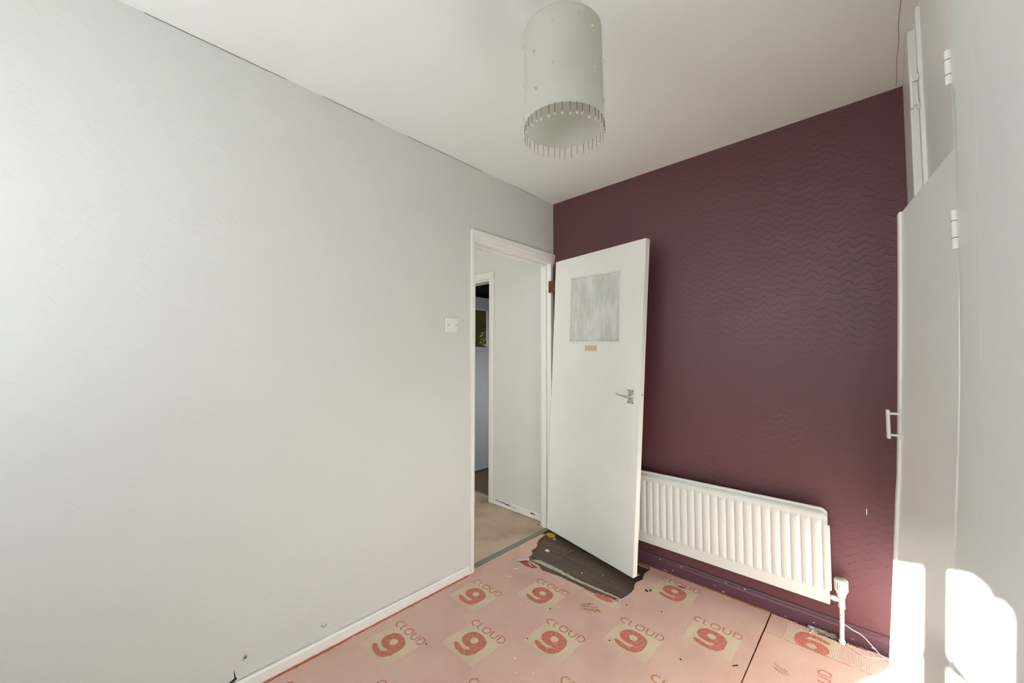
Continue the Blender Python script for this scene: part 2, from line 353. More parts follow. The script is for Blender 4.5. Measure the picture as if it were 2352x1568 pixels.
for (cx, wd, hh, cz) in ((-.60, .10, .006, .040), (-.52, .07, .008, .036), (-.45, .05, .005, .033), (-.66, .03, .006, .044), (-.24, .045, .008, .038)):
    c = MB(); r = random.Random(int(cx * -100)); n = 8
    top = [(cx - wd/2 + wd*q/n, .0252, cz + hh * r.uniform(.2, 1)) for q in range(n + 1)]; bot = [(cx - wd/2 + wd*q/n, .0252, cz - hh * r.uniform(.1, .8)) for q in range(n + 1)]
    c.add(top + bot, [(q, q + 1, n + 2 + q, n + 1 + q) for q in range(n)]); c.build('chipped_patch', M['grime'], bh)
# far glazed door standing open in the back room
d2 = empty('door_2', (-1.545, .16, 0)); tag(d2, 'far open door with an olive patterned glass panel, in the room past the hall', 'door', kind='structure')
b = MB(); b.box((-1.585, .15, .01), (-1.545, .82, 1.425)); b.box((-1.585, .15, 1.87), (-1.545, .82, 2.005)); b.box((-1.585, .746, 1.425), (-1.545, .82, 1.87)); b.box((-1.585, .15, 1.425), (-1.545, .25, 1.87))
b.build('door_leaf', M['blue_white'], d2)
MB().box((-1.57, .25, 1.425), (-1.56, .746, 1.87)).build('glass_panel', M['olive'], d2)
b = MB(); b.box((-1.56, .728, 1.425), (-1.541, .746, 1.87)); b.box((-1.56, .25, 1.855), (-1.541, .746, 1.872)); b.build('glazing_bead', M['gloss'], d2, .003)

# main doorway frame
tr3 = empty('trim_3', (0, -.43, 0)); tag(tr3, 'white moulded door frame around the main doorway', 'door frame', kind='structure')
def arch_head(mb, y0, y1):
    prof = [(0, 2.026), (.008, 2.026), (.009, 2.034), (.013, 2.038), (.013, 2.052), (.016, 2.056), (.018, 2.064), (.018, 2.100), (.014, 2.104), (0, 2.104)]
    return mb.loft([[(x, y0, z) for x, z in prof], [(x, y1, z) for x, z in prof]], False)
arch_head(MB(), -.847, .0).build('head_architrave', M['gloss'], tr3, .001, 1)
b = MB(); b.loft([[(0, -.812, z), (.008, -.812, z), (.012, -.820, z), (.016, -.826, z), (.018, -.846, z), (0, -.848, z)] for z in (0, 2.10)], False)
b.build('side_architrave', M['gloss'], tr3, .001, 1)
MB().box((-.1003, DY0 + .0005, DZ - .003), (.004, DY1 - .0005, DZ + .0045)).box((-.075, DY0, DZ - .018), (-.045, DY1, DZ - .003)).build('head_lining', M['gloss'], tr3, .002)
MB().box((-.1002, DY0 - .004, 0), (.0035, DY0, DZ + .003)).box((-.075, DY0, 0), (-.045, DY0 + .014, DZ)).build('latch_lining', M['gloss'], tr3, .002)
MB().box((-.1001, DY1, .0), (.002, DY1 + .034, DZ + .002)).box((-.078, DY1 - .013, .0), (-.040, DY1 + .001, DZ - .001)).build('hinge_lining', M['gloss'], tr3, .002)
MB().box((.002, -.016, .05), (.010, -.009, 1.80)).build('splintered_edge', plain('split wood', srgb(196, 176, 150), .8, .5, 60), tr3, .001)
MB().box((.002, -.009, .05), (.006, -.001, 2.0)).build('bare_gap', M['rust'], tr3)
b = MB().box((-.020, DY1 - .0015, 1.80), (.010, DY1 + .0005, 1.892)); b.build('hinge_plate', M['rust'], tr3)
th = empty('trim_4', (-.035, -.42, 0)); tag(th, 'dull metal threshold bar between carpet and underlay', 'threshold bar', kind='structure')
MB().loft([[(-.052, y, -.004), (-.050, y, .004), (-.040, y, .0075), (-.024, y, .006), (-.014, y, .0015), (-.014, y, -.004)] for y in (-.806, -.6, -.4, -.2, -.044)], False).build('threshold_bar', M['metal_strip'], th)

# skirting boards
def skirt(name, prof, a, b, along, mat, label):
    m = MB()
    if along == 'y': m.loft([[(x, a, z) for x, z in prof], [(x, b, z) for x, z in prof]])
    else: m.loft([[(a, -x, z) for x, z in prof], [(b, -x, z) for x, z in prof]])
    return tag(m.build(name, mat), label, 'skirting board', kind='structure')
bl = skirt('baseboard_left', [(0, -.01), (.014, -.01), (.014, .040), (.011, .0455), (.006, .047), (0, .047)], YB, -.849, 'y', M['gloss'], 'low white skirting under the cream wall')
bf = skirt('baseboard_far', [(0, -.01), (.016, -.01), (.016, .050), (.012, .058), (.012, .066), (.007, .074), (0, .076)], 0.0, W, 'x', M['plum_gloss'], 'scuffed plum skirting under the radiator')
g = MB(); r = random.Random(3)   # crack line above left skirting
g.tube([(.0012, -2.9 + i * .05, .0475 + r.uniform(-.001, .001)) for i in range(41)], .0005, 4); g.build('gap_line', plain('dirty gap', srgb(120, 116, 108), .9), bl)
for i in range(16):
    x = r.uniform(.75, 1.9); L = r.uniform(.003, .011); zz = r.uniform(.002, .03) if i % 3 else r.uniform(.05, .07)
    c = MB(); y = -.0166 if zz < .05 else -.0128
    pts = [(x + L * math.cos(a) * r.uniform(.7, 1.1), y, zz + .0022 * math.sin(a) * r.uniform(.6, 1.4)) for a in [k * math.pi / 4 for k in range(8)]]
    c.add(pts, [tuple(range(8))]); c.build('chipped_patch', M['flake'] if i % 2 else plain('lilac scuff', srgb(168, 150, 160), .6), bf)

# window behind the viewer
wn = empty('window_1', (.83, YB - .06, WZ0)); tag(wn, 'two light window behind the viewer', 'window', kind='structure')
y0, y1 = YB - .10, YB - .04
b = MB(); b.box((WX0, y0, WZ0), (.132, y1, WZ1)); b.box((WX1 - .042, y0, WZ0), (WX1, y1, WZ1)); b.box((1.24, y0, WZ0), (1.32, y1, WZ1)); b.box((.132, y0, WZ0), (WX1 - .042, y1, WZ0 + .05)); b.box((.132, y0, WZ1 - .05), (WX1 - .042, y1, WZ1)); b.box((.697, y0, WZ0 + .05), (.782, y1, WZ1 - .05))
b.build('window_frame', M['gloss'], wn)
MB().box((WX0 - .03, YB - .04, WZ0 - .03), (WX1 + .03, YB + .10, WZ0)).build('window_sill', M['gloss'], wn, .004)
rb = MB()
edge_pts = [(.32, 1.535), (.90, 1.537), (1.09, 1.535), (1.16, 1.530), (1.205, 1.520), (1.235, 1.510), (1.245, 1.500), (1.28, 1.498), (1.30, 1.490), (1.33, 1.46)]
edge_pts = [(x - .208, z + .158) for x, z in edge_pts]; n = len(edge_pts)
f0 = [(x, YB - .03, z) for x, z in edge_pts] + [(x, YB - .03, 2.29) for x, z in edge_pts]
f1 = [(x, YB - .028, z) for x, z in edge_pts] + [(x, YB - .028, 2.29) for x, z in edge_pts]
rb.add(f0 + f1, [(q, q+1, n+q+1, n+q) for q in range(n-1)] + [(2*n+q, 2*n+n+q, 2*n+n+q+1, 2*n+q+1) for q in range(n-1)] + [(q, 2*n+q, 2*n+q+1, q+1) for q in range(n-1)])
tag(rb.build('roller_blind', M['blind']), 'cream blind drawn half down over the window behind the viewer', 'blind')
cu = MB(); cpts = []
for k in range(57):
    cpts.append((1.107 + .012 + (.70) * k / 56, YB + .015 + .014 * math.sin(k * .9) + .006 * math.sin(k * 2.3)))
cu.loft([[(x, y, .82), (x, y + .0015, .82), (x, y + .0015, 2.38), (x, y, 2.38)] for x, y in cpts], True)
tag(cu.build('curtain', M['curtain']), 'white translucent curtain over the right third of the window behind the viewer', 'curtain')
MB_pole = MB().tube([(.0, YB + .02, 2.40), (1.86, YB + .02, 2.40)], .012, 10)
tag(MB_pole.build('curtain_pole', M['gloss']), 'thin white curtain pole over the window behind the viewer', 'curtain pole')
wi = MB(); wi.tube([(x - .312, YB - .20, z + .237) for x, z in ((.70, 1.36), (.82, 1.328), (.90, 1.322), (1.0, 1.328), (1.07, 1.345), (1.16, 1.35), (1.36, 1.33))], [.007, .008, .009, .011, .018, .010, .008], 8)
tag(wi.build('outside_cable', M['cable_grey']), 'loose cable sagging outside the window behind the viewer', 'cable')
tag(MB().box((-12, -26, -.5), (14, YB - .2, -.45)).build('ground', M['paving']), 'paved ground outside the window', 'ground', kind='structure')

# ================================================================== MAIN DOOR
d1 = empty('door_1', (-.014, -.074, .02)); tag(d1, 'white flush door standing open against the plum wall, small obscured pane', 'door', kind='structure')
BL, BR, TR, TL = Vector((-.014, -.074, .020)), Vector((.762, -.254, .020)), Vector((.840, -.188, 2.016)), Vector((.063, -.050, 2.026))
def Q(s, t_): return BL*(1-s)*(1-t_) + BR*s*(1-t_) + TR*s*t_ + TL*(1-s)*t_
nb = Vector((-.2259, -.9741, 0)); nn = (BR - BL).cross(TL - BL).normalized()
if nn.dot(nb) < 0: nn = -nn
def D(s, t_, off=0): return Q(s, t_) + nn * off
win = [(.211, .6917), (.7946, .6863), (.7795, .9203), (.2034, .9277)]
TH = .036
def frame_mesh(outer, inner, o0, o1):
    a = [D(s, t_, o0) for s, t_ in outer]; b = [D(s, t_, o0) for s, t_ in inner]; c = [D(s, t_, o1) for s, t_ in outer]; d = [D(s, t_, o1) for s, t_ in inner]
    fs = []
    for k in range(4):
        q = (k + 1) % 4; fs += [(k, q, 4+q, 4+k), (8+k, 12+k, 12+q, 8+q), (k, 8+k, 8+q, q), (4+k, 4+q, 12+q, 12+k)]
    return MB().add(a + b + c + d, fs)
leaf = frame_mesh([(0, 0), (1, 0), (1, 1), (0, 1)], win, 0, -TH).build('door_leaf', M['door'], d1, .0025)
frame_mesh(win, [(.222, .697), (.784, .6915), (.769, .915), (.2145, .9225)], .003, -.012).build('glazing_bead', M['gloss'], d1, .002)
glass = MB().hexa([D(s, t_, -.012) for s, t_ in win], [D(s, t_, -.017) for s, t_ in win]).build('obscured_pane', M['pane'], d1)
glass['label'] = 'streaky grey white painted glass pane'
tp = MB().hexa([D(s, t_, .0008) for s, t_ in ((.4195, .6625), (.5510, .6605), (.5480, .6800), (.4185, .6815))], [D(s, t_, 0) for s, t_ in ((.4195, .6625), (.5510, .6605), (.5480, .6800), (.4185, .6815))])
o = tp.build('tape_patch', M['masking'], d1); o['label'] = 'yellowed strip of old tape'
tb = MB()
for s0, s1 in ((.4195, .427), (.540, .549)): tb.hexa([D(a_, b_, .0011) for a_, b_ in ((s0, .663), (s1, .663), (s1, .680), (s0, .680))], [D(a_, b_, .0007) for a_, b_ in ((s0, .663), (s1, .663), (s1, .680), (s0, .680))])
tb.build('tape_edge', plain('tape glue', srgb(205, 180, 150), .6), d1)
# lever handle on a backplate
dd = (BR - BL).normalized(); uu_ = (TL - BL).normalized()
def P(c, a, b, off): return c + dd * a + uu_ * b + nn * off
pc = D(.919, .523)
bp = MB(); pts = [(-.022, -.043), (.021, -.043), (.021, .041), (-.020, .041)]
bp.hexa([P(pc, a, b, .0) for a, b in pts], [P(pc, a * .93, b * .97, .0045) for a, b in pts])
plate = bp.build('handle_plate', M['chrome'], d1, .0015)
sw = MB()
for a, b in ((-.017, .036), (.016, .035), (-.017, -.037), (.016, -.038)): sw.hexa([P(pc, a + u, b + v, .0035) for u, v in ((-.0038, -.0038), (.0038, -.0038), (.0038, .0038), (-.0038, .0038))], [P(pc, a + u, b + v, .0056) for u, v in ((-.003, -.003), (.003, -.003), (.003, .003), (-.003, .003))])
sw.build('screw', M['rust'], plate)
lv = MB(); lv.tube([P(pc, 0, 0, .004), P(pc, 0, 0, .012), P(pc, 0, -.001, .030), P(pc, 0, -.001, .037)], [.011, .010, .0088, .007], 14)
lv.tube([P(pc, .006, -.001, .036), P(pc, -.012, 0, .037), P(pc, -.035, .002, .036), P(pc, -.060, .005, .034), P(pc, -.082, .010, .032), P(pc, -.092, .014, .031)], [.0075, .0065, .0048, .0042, .0045, .003], 10)
lv.build('lever', M['chrome'], d1)
# latch hole mark in the free edge
lc = D(1, .53, -.018); MB().tube([lc - dd * .002, lc + dd * .0012], .004, 8).build('latch_mark', M['screw'], d1)
# top hinge bridging the gap
hb = Vector((.030, -.034, 1.845))
hg = MB(); hg.tube([hb + Vector((0, 0, -.045)), hb + Vector((0, 0, .045))], .0065, 10); hg.box((.004, -.041, 1.802), (.03, -.037, 1.888))
hg.hexa([(.03, -.038, 1.802), (.060, -.052, 1.802), (.060, -.052, 1.888), (.03, -.038, 1.888)], [(.03, -.034, 1.802), (.060, -.048, 1.802), (.060, -.048, 1.888), (.03, -.034, 1.888)])
hg = hg.build('hinge', M['rust'], d1); hg['label'] = 'rusty hinge pulled away from the frame'

# ================================================================== RADIATOR
RX0, RX1, RZ0, RZ1, RY = .445, 1.640, .168, .598, -.080
rad = empty('radiator', (1.04, -.05, RZ0)); tag(rad, 'white ribbed panel radiator on the plum wall', 'radiator')
P0 = .0405; off0 = 1.619
def prof(x, z):
    ph = ((x - off0) / P0) % 1.0; d_ = min(ph, 1 - ph)     # distance from groove
    a = .55 * min(1, d_ / .07) + .45 * math.sin(math.pi / 2 * min(1, max(0, (d_ - .07) / .36)))
    if x > off0: a = max(a, .0) if x < off0 + .01 else 0.9
    e = max(0, min(1, (z - (RZ0 + .052)) / .012)) * max(0, min(1, ((RZ1 - .052) - z) / .012))
    return RY - .0005 - .008 * (a * e) + .0015 * (1 - e) * 0 + .008 * (1 - e) * 0 + .002 * e
xs = []; x = RX0
k0 = int((RX0 - off0) / P0) - 1
for k in range(k0, 1):
    for f in (0, .035, .07, .12, .2, .3, .42, .5, .58, .7, .8, .88, .93, .965):
        xx = off0 + (k + f) * P0
        if RX0 < xx < RX1 - .002: xs.append(xx)
xs = [RX0] + sorted(set(xs)) + [RX1]
zs = [RZ0, RZ0 + .02, RZ0 + .048, RZ0 + .053, RZ0 + .058, RZ0 + .064, RZ0 + .075, RZ1 - .075, RZ1 - .064, RZ1 - .058, RZ1 - .053, RZ1 - .046, RZ1 - .020]
rows = [[(x, prof(x, z), z) for x in xs] for z in zs]
rows.append([(x, RY + .0105, RZ1 - .016) for x in xs]); rows.append([(x, RY + .0105, RZ1 - .012) for x in xs]); rows.append([(x, RY + .006, RZ1 - .009) for x in xs]); rows.append([(x, RY + .007, RZ1 - .002) for x in xs]); rows.append([(x, RY + .012, RZ1) for x in xs]); rows.append([(x, RY + .020, RZ1 - .003) for x in xs]); rows.append([(x, RY + .020, RZ0) for x in xs])
rows = [[(x, y, z - (max(0, (x - (RX1 - .022)) / .022) ** 2 * .016 if z > RZ1 - .03 else 0)) for x, y, z in r_] for r_ in rows]
m = MB(); m.loft(rows, True, closed=False, caps=False)
n_ = len(rows); L_ = len(xs)
m.add([r_[-1] for r_ in rows], [tuple(range(n_))]); m.add([r_[0] for r_ in rows], [tuple(range(n_))])
m.build('front_panel', M['radiator'], rad)
MB().tube([(RX0 + .004, RY + .003, RZ0 + .001), (RX1 - .003, RY + .003, RZ0 + .001)], .0035, 8).build('bottom_seam', M['radiator'], rad)
MB().box((RX1 - .002, RY + .002, RZ0 + .06), (RX1 + .008, RY + .016, RZ1 - .075)).build('side_seam', M['radiator'], rad, .003)
MB().box((RX0 + .06, RY + .02, RZ0 + .04), (RX1 - .06, RY + .032, RZ1 - .04)).build('back_fins', M['radiator'], rad)
for x in (.62, 1.46): MB().box((x, RY + .018, RZ0 + .05), (x + .035, -.001, RZ1 - .06)).build('wall_bracket', M['radiator'], rad, .002)
# valve
vx, vy = 1.680, -.052
vv = empty('radiator_valve', (vx, vy, .01)); tag(vv, 'white thermostatic valve on a pipe at the right end of the radiator', 'valve')
hd = MB(); hd.lathe((vx, vy, 0), [(.004, .2855), (.018, .2855), (.0225, .2850), (.0255, .282), (.0260, .276), (.0262, .240), (.0255, .236), (.020, .226)], 32); hd = hd.build('thermostat_head', M['plastic'], vv)
MB().lathe((vx, vy, 0), [(.001, .2862), (.0165, .2862), (.017, .2853)], 28).build('head_cap', plain('grey cap', srgb(205, 206, 200), .5), hd)
for k in range(22):
    a = 2 * math.pi * k / 22; c_, s_ = math.cos(a), math.sin(a)
    sl = MB(); r0, r1, hw = .0250, .02645, .0009
    q0 = [(vx + r0*c_ - hw*s_, vy + r0*s_ + hw*c_, .241), (vx + r0*c_ + hw*s_, vy + r0*s_ - hw*c_, .241), (vx + r0*c_ + hw*s_, vy + r0*s_ - hw*c_, .276), (vx + r0*c_ - hw*s_, vy + r0*s_ + hw*c_, .276)]
    q1 = [(vx + r1*c_ - hw*s_, vy + r1*s_ + hw*c_, .241), (vx + r1*c_ + hw*s_, vy + r1*s_ - hw*c_, .241), (vx + r1*c_ + hw*s_, vy + r1*s_ - hw*c_, .276), (vx + r1*c_ - hw*s_, vy + r1*s_ + hw*c_, .276)]
    sl.hexa(q0, q1); sl.build('vent_slot', M['slot'] if k % 5 else M['grime'], hd)
MB().lathe((vx, vy, 0), [(.019, .227), (.0185, .219), (.016, .217), (.0155, .206), (.011, .204), (.0105, .178)], 24).build('valve_neck', M['plastic'], vv)
b = MB(); b.lathe((vx, vy, 0), [(.0125, .204), (.0125, .176), (.0095, .172)], 16); b.tube([(vx, vy, .190), (vx - .014, vy, .190), (vx - .018, vy, .190), (vx - .030, vy, .190), (vx - .042, vy, .190)], [.0095, .0095, .0125, .0125, .008], 12)
b.build('valve_body', M['plastic'], vv)
MB().lathe((vx, vy, 0), [(.009, .172), (.0135, .170), (.0135, .156), (.009, .154)], 6, smooth=False).build('compression_nut', M['plastic'], vv, .001)
MB().tube([(vx, vy, .16), (vx - .001, vy, .09), (vx - .003, vy, .03), (vx - .003, vy, -.008)], [.0088, .0088, .009, .0092], 14).build('pipe', M['gloss'], vv)
MB().lathe((vx - .003, vy, 0), [(.0125, .0), (.0125, .010), (.010, .014)], 14).build('pipe_collar', M['gloss'], vv)

# ================================================================== LIGHT SWITCH
ls = empty('light_switch', (0, -.9945, 1.49)); tag(ls, 'square white light switch beside the doorway', 'light switch')
MB().box((0, -1.040, 1.4455), (.009, -.949, 1.534)).build('switch_plate', M['plastic'], ls, .003, 3)
MB().add([(.009, -1.000, 1.475), (.009, -.986, 1.475), (.009, -.986, 1.503), (.009, -1.000, 1.503), (.0105, -1.000, 1.475), (.0105, -.986, 1.475), (.0145, -.986, 1.503), (.0145, -1.000, 1.503)], [(0,3,2,1),(4,5,6,7),(0,1,5,4),(1,2,6,5),(2,3,7,6),(3,0,4,7)]).build('rocker', M['plastic'], ls, .0008)
for y in (-1.0235, -.964): MB().lathe((0, y, 1.489), [(.0028, .0088), (.0028, .0098)], 10, 'x').build('screw', M['screw'], ls)

# ================================================================== CEILING LAMP
LC = (1.133, -1.426); R = .125; LZ0, LZ1 = 2.0305, 2.331
lp = empty('pendant_lampshade', (LC[0], LC[1], LZ0)); tag(lp, 'cream cylinder lampshade with hanging bead fringe, under the ceiling', 'lampshade')
def shade_r(a, z): return R * (1 - .012 * (z - LZ0) / .3) + .0012 * math.sin(3 * a + 1) + .0008 * math.sin(9*a)
rings = []
for z in [LZ0 + (LZ1 - LZ0) * k / 10 for k in range(11)]:
    rings.append([(LC[0] + shade_r(2*math.pi*k/72, z) * math.cos(2*math.pi*k/72) - .006*(z-LZ0)/.3, LC[1] + shade_r(2*math.pi*k/72, z) * math.sin(2*math.pi*k/72), z) for k in range(72)])
m = MB(); m.loft(rings, True, caps=False); inn = [[(LC[0] + (x-LC[0])*.988, LC[1] + (y-LC[1])*.988, z) for x, y, z in r_] for r_ in rings]; m.loft(inn, True, caps=False)
m.loft([rings[0], inn[0]], False, caps=False); m.loft([rings[-1], inn[-1]], False, caps=False)
m.build('shade', M['shade'], lp)
def hoop(z, r, rad_): return MB().tube([(LC[0] - .006*(z-LZ0)/.3 + r*math.cos(2*math.pi*k/60), LC[1] + r*math.sin(2*math.pi*k/60), z) for k in range(61)], rad_, 6)
hoop(LZ0, R * .997, .0022).build('rim_trim', M['shade'], lp); hoop(LZ1 - .0015, R * .984, .002).build('rim_trim', M['shade'], lp)
m = MB()
for k in range(3):
    a = 2*math.pi*k/3; m.tube([(LC[0] + .018*math.cos(a), LC[1] + .018*math.sin(a), LZ1 - .02), (LC[0] - .006 + R*.975*math.cos(a), LC[1] + R*.975*math.sin(a), LZ1 - .006)], .0018, 6)
m.build('spider_ring', M['gloss'], lp)
MB().lathe((LC[0], LC[1], 0), [(.018, LZ1 - .035), (.02, LZ1 - .03), (.02, LZ1 + .01), (.012, LZ1 + .03), (.004, LZ1 + .04)], 16).build('lamp_holder', M['plastic'], lp)
MB().tube([(LC[0], LC[1], LZ1 + .03), (LC[0], LC[1], H - .02)], .003, 8).build('flex', M['plastic'], lp)
MB().lathe((LC[0], LC[1], 0), [(.012, H - .03), (.035, H - .022), (.04, H - .001)], 24).build('ceiling_rose', M['plastic'], lp)
NF = 38
thread_me = bead_me = None
for k in range(NF):
    a = 2*math.pi*k/NF + random.uniform(-.02, .02); r_ = R * 1.0; x = LC[0] + r_*math.cos(a); y = LC[1] + r_*math.sin(a)
    ln = .030 + random.uniform(-.002, .002)
    if thread_me is None:
        t_o = MB().tube([(0, 0, 0), (.0003, 0, -.012), (0, 0, -.030)], .00085, 5).build('fringe_thread', M['thread'], lp)
        b_o = MB().lathe((0, 0, 0), [(.0005, -.028), (.0022, -.030), (.0036, -.0345), (.0028, -.038), (.0005, -.0405)], 8).build('fringe_bead', M['bead'], t_o)
        thread_me, bead_me = t_o.data, b_o.data
    else:
        t_o = bpy.data.objects.new('fringe_thread', thread_me); C.objects.link(t_o); t_o.parent = lp; t_o.matrix_parent_inverse = Matrix.Translation(-lp.location)
        b_o = bpy.data.objects.new('fringe_bead', bead_me); C.objects.link(b_o); b_o.parent = t_o
    t_o.location = (x, y, LZ0 - .001); t_o.rotation_euler = (random.uniform(-.05, .05), random.uniform(-.05, .05), a)
    t_o.scale = (1, 1, ln / .030)
cb_me = None
for az, z in [(-69, 2.276), (-34, 2.289), (-13, 2.269), (-138, 2.294), (-98, 2.212), (-68, 2.149), (-10, 2.147), (11, 2.192), (-141, 2.174), (-125, 2.147), (-95, 2.095), (14, 2.073), (-140, 2.060)]:
    a = math.radians(az); r_ = R + .0028
    if cb_me is None: o = MB().lathe((0, 0, 0), [(.0006, -.0042), (.0030, -.003), (.0042, 0), (.0030, .003), (.0006, .0042)], 10).build('crystal_bead', M['bead'], lp); cb_me = o.data
    else: o = bpy.data.objects.new('crystal_bead', cb_me); C.objects.link(o); o.parent = lp; o.matrix_parent_inverse = Matrix.Translation(-lp.location)
    o.location = (LC[0] + r_*math.cos(a), LC[1] + r_*math.sin(a), z)

# ================================================================== CUPBOARD DOORS
def hx(z):
    zs_ = [0, .639, .867, .978, 1.101, 1.261, 1.516, 1.725, 2.6]; v = [1.890, 1.925, 1.938, 1.944, 1.951, 1.958, 1.966, 1.969, 1.97]
    for i in range(len(zs_) - 1):
        if z <= zs_[i+1]: k = (z - zs_[i]) / (zs_[i+1] - zs_[i]); return v[i]*(1-k) + v[i+1]*k
def fx(z):
    zs_ = [0, .315, .672, .886, .93, 1.061, 1.457, 1.645, 1.743, 2]; v = [1.818, 1.836, 1.857, 1.868, 1.872, 1.877, 1.890, 1.895, 1.897, 1.899]
    for i in range(len(zs_) - 1):
        if z <= zs_[i+1]: k = (z - zs_[i]) / (zs_[i+1] - zs_[i]); return v[i]*(1-k) + v[i+1]*k
HY, FY = -1.215, -.744
def DP(s, z, off=0):      # lower cupboard door surface, s 0 hinge .. 1 free edge
    return (hx(z)*(1-s) + fx(z)*s - off * .989, HY*(1-s) + FY*s - off * .15, z)
def door_strip(s0, s1, z0, z1, o0, o1, n=26):
    rings = []
    for i in range(n + 1):
        z = z0 + (z1 - z0)*i/n; rings.append([DP(s0, z, o1), DP(s1, z, o1), DP(s1, z, o0), DP(s0, z, o0)])
    return MB().loft(rings, False)
cd = empty('cupboard_door', (1.9, HY, .02)); tag(cd, 'tall lower cupboard door, slightly open, with a white pull handle', 'cupboard door')
door_strip(0, .985, .02, 1.735, -.022, 0).build('door_leaf', M['gloss_grey'], cd, .002)
door_strip(.945, 1.0, .02, 1.738, -.024, .006).build('edge_lipping', M['gloss'], cd, .005, 3)
def pull(base, axis_n, z0, z1, parent, out=.026):
    b = MB(); bx_, by_ = base; nx, ny = axis_n
    tx, ty = -ny, nx
    def blk(o0, o1, w, za, zb):
        q0 = [(bx_ + nx*o0 + tx*u, by_ + ny*o0 + ty*u, z) for u, z in ((-w, za), (w, za), (w, zb), (-w, zb))]
        q1 = [(bx_ + nx*o1 + tx*u, by_ + ny*o1 + ty*u, z) for u, z in ((-w, za), (w, za), (w, zb), (-w, zb))]
        b.hexa(q0, q1)
    blk(out, out + .007, .009, z0 - .008, z1 + .008)
    blk(-.001, out + .002, .006, z0, z0 + .006); blk(-.001, out + .002, .006, z1 - .006, z1)
    blk(-.001, .003, .009, z0 - .014, z0 + .004); blk(-.001, .003, .009, z1 - .004, z1 + .012)
    return b.build('pull_handle', M['gloss'], parent, .0015)
hp = DP(.94, 1.1)
pull((hp[0], hp[1]), (-.989, -.15), 1.062, 1.132, cd)
def butt_hinge(x, y, z0, z1, parent):
    b = MB(); b.tube([(x - .004, y, z0), (x - .004, y, z1)], .0058, 10); b.build('hinge', M['gloss'], parent)
    MB().box((x - .002, y, z0 + .004), (x + .002, y + .022, z1 - .004)).build('hinge_leaf', M['gloss'], parent, .001)
    for q in (.28, .72): MB().tube([(x - .004, y, z0 + (z1 - z0)*q - .0006), (x - .004, y, z0 + (z1 - z0)*q + .0006)], .0062, 10).build('knuckle_joint', M['grime'], parent)
butt_hinge(1.966, HY - .006, 1.518, 1.598, cd)
butt_hinge(1.92, HY - .004, .22, .30, cd)
uc = empty('cupboard_door', (1.95, -1.2, 1.80)); tag(uc, 'short upper cupboard door above the tall one, shut', 'cupboard door')
m = MB(); lean_slab(m, -1.2165, -.625, 1.78, 2.425, 0, .016); m.build('door_leaf', M['gloss_grey'], uc)
m = MB(); lean_slab(m, -.645, -.605, 1.772, 2.428, .010, .012); m.build('edge_lipping', M['gloss'], uc, .004, 3)
pull((1.955, -.645), (-1, 0), 2.105, 2.190, uc, .012)
butt_hinge(1.967, -1.222, 1.862, 1.935, uc)

# ================================================================== UNDERLAY
def underlay(name, poly, label, mat, z0=-.0085, z1=0.0):
    m = MB().prism(poly, z0, z1); r_ = empty(name, (poly[0][0], poly[0][1], z0)); tag(r_, label, 'underlay')
    # top sheet and a foam body beneath
    MB().prism(poly, -.0022, z1).build('woven_top', mat, r_)
    b_ = ragged(poly, .0018, .010, 5) if name == 'carpet_underlay' else poly
    MB().prism(poly, z0, -.0023).build('foam_layer', M['underlay_edge'], r_)
    return r_
hole = [(.010, -.120), (.022, -.19), (.040, -.25), (.085, -.31), (.090, -.37), (.128, -.41), (.137, -.452), (.165, -.485), (.26, -.492), (.30, -.520), (.42, -.500), (.557, -.500), (.655, -.503), (.700, -.482), (.765, -.478), (.790, -.44), (.801, -.385), (.800, -.327), (.775, -.25), (.790, -.19), (.772, -.13), (.775, -.06), (.760, -.028)]
hole_r = []
rr_ = random.Random(11)
for i in range(len(hole) - 1):
    a, b = Vector(hole[i]), Vector(hole[i+1]); k = max(1, int((b - a).length / .007))
    for q in range(k):
        p = a + (b - a) * q / k; hole_r.append((p.x + rr_.uniform(-.0028, .0028), p.y + rr_.uniform(-.0028, .0028)))
hole_r.append(hole[-1])
def jag(a, b, amp, step, seed):
    r = random.Random(seed); a, b = Vector(a), Vector(b); k = int((b - a).length / step); nm = Vector((-(b-a).y, (b-a).x)).normalized()
    return [tuple(a + (b - a) * q / k + nm * r.uniform(-amp, amp)) for q in range(k)]
main = jag((.0165, YB + .01), (.0165, -.85), .0022, .02, 1) + [(.0165, -.85), (-.012, -.845), (-.012, -.80)] + jag((-.012, -.80), (-.012, -.125), .0015, .02, 2) + hole_r + jag((.762, -.026), (1.396, -.026), .003, .012, 3) + jag((1.396, -.026), (1.398, -.62), .0006, .02, 4) + jag((1.398, -.62), (1.398, YB + .01), .0004, .06, 5)
ul = underlay('carpet_underlay', main, 'large sheet of pink printed underlay, torn away under the open door', M['underlay'])
strip = jag((1.402, -.030), (1.52, -.030), .001, .02, 6) + jag((1.52, -.034), (1.66, -.040), .003, .01, 16) + [(1.662, -.062), (1.692, -.062), (1.694, -.034)] + jag((1.70, -.032), (1.93, -.022), .002, .02, 7) + jag((1.93, -.20), (1.68, -.203), .003, .015, 8) + jag((1.68, -.203), (1.404, -.205), .0008, .03, 9) + [(1.404, -.205)]
us = underlay('carpet_underlay', strip, 'narrow underlay strip by the plum skirting with an upturned 9', M['underlay'])
wornp = [(1.403, -.2075)] + jag((1.403, -.2075), (1.68, -.2055), .0008, .03, 10) + jag((1.68, -.2055), (1.90, -.203), .003, .015, 11) + [(1.90, -.203), (1.90, YB + .01), (1.402, YB + .01)]
uw = underlay('carpet_underlay', wornp, 'worn plain pink underlay piece in front of the cupboard', M['underlay_rough'])
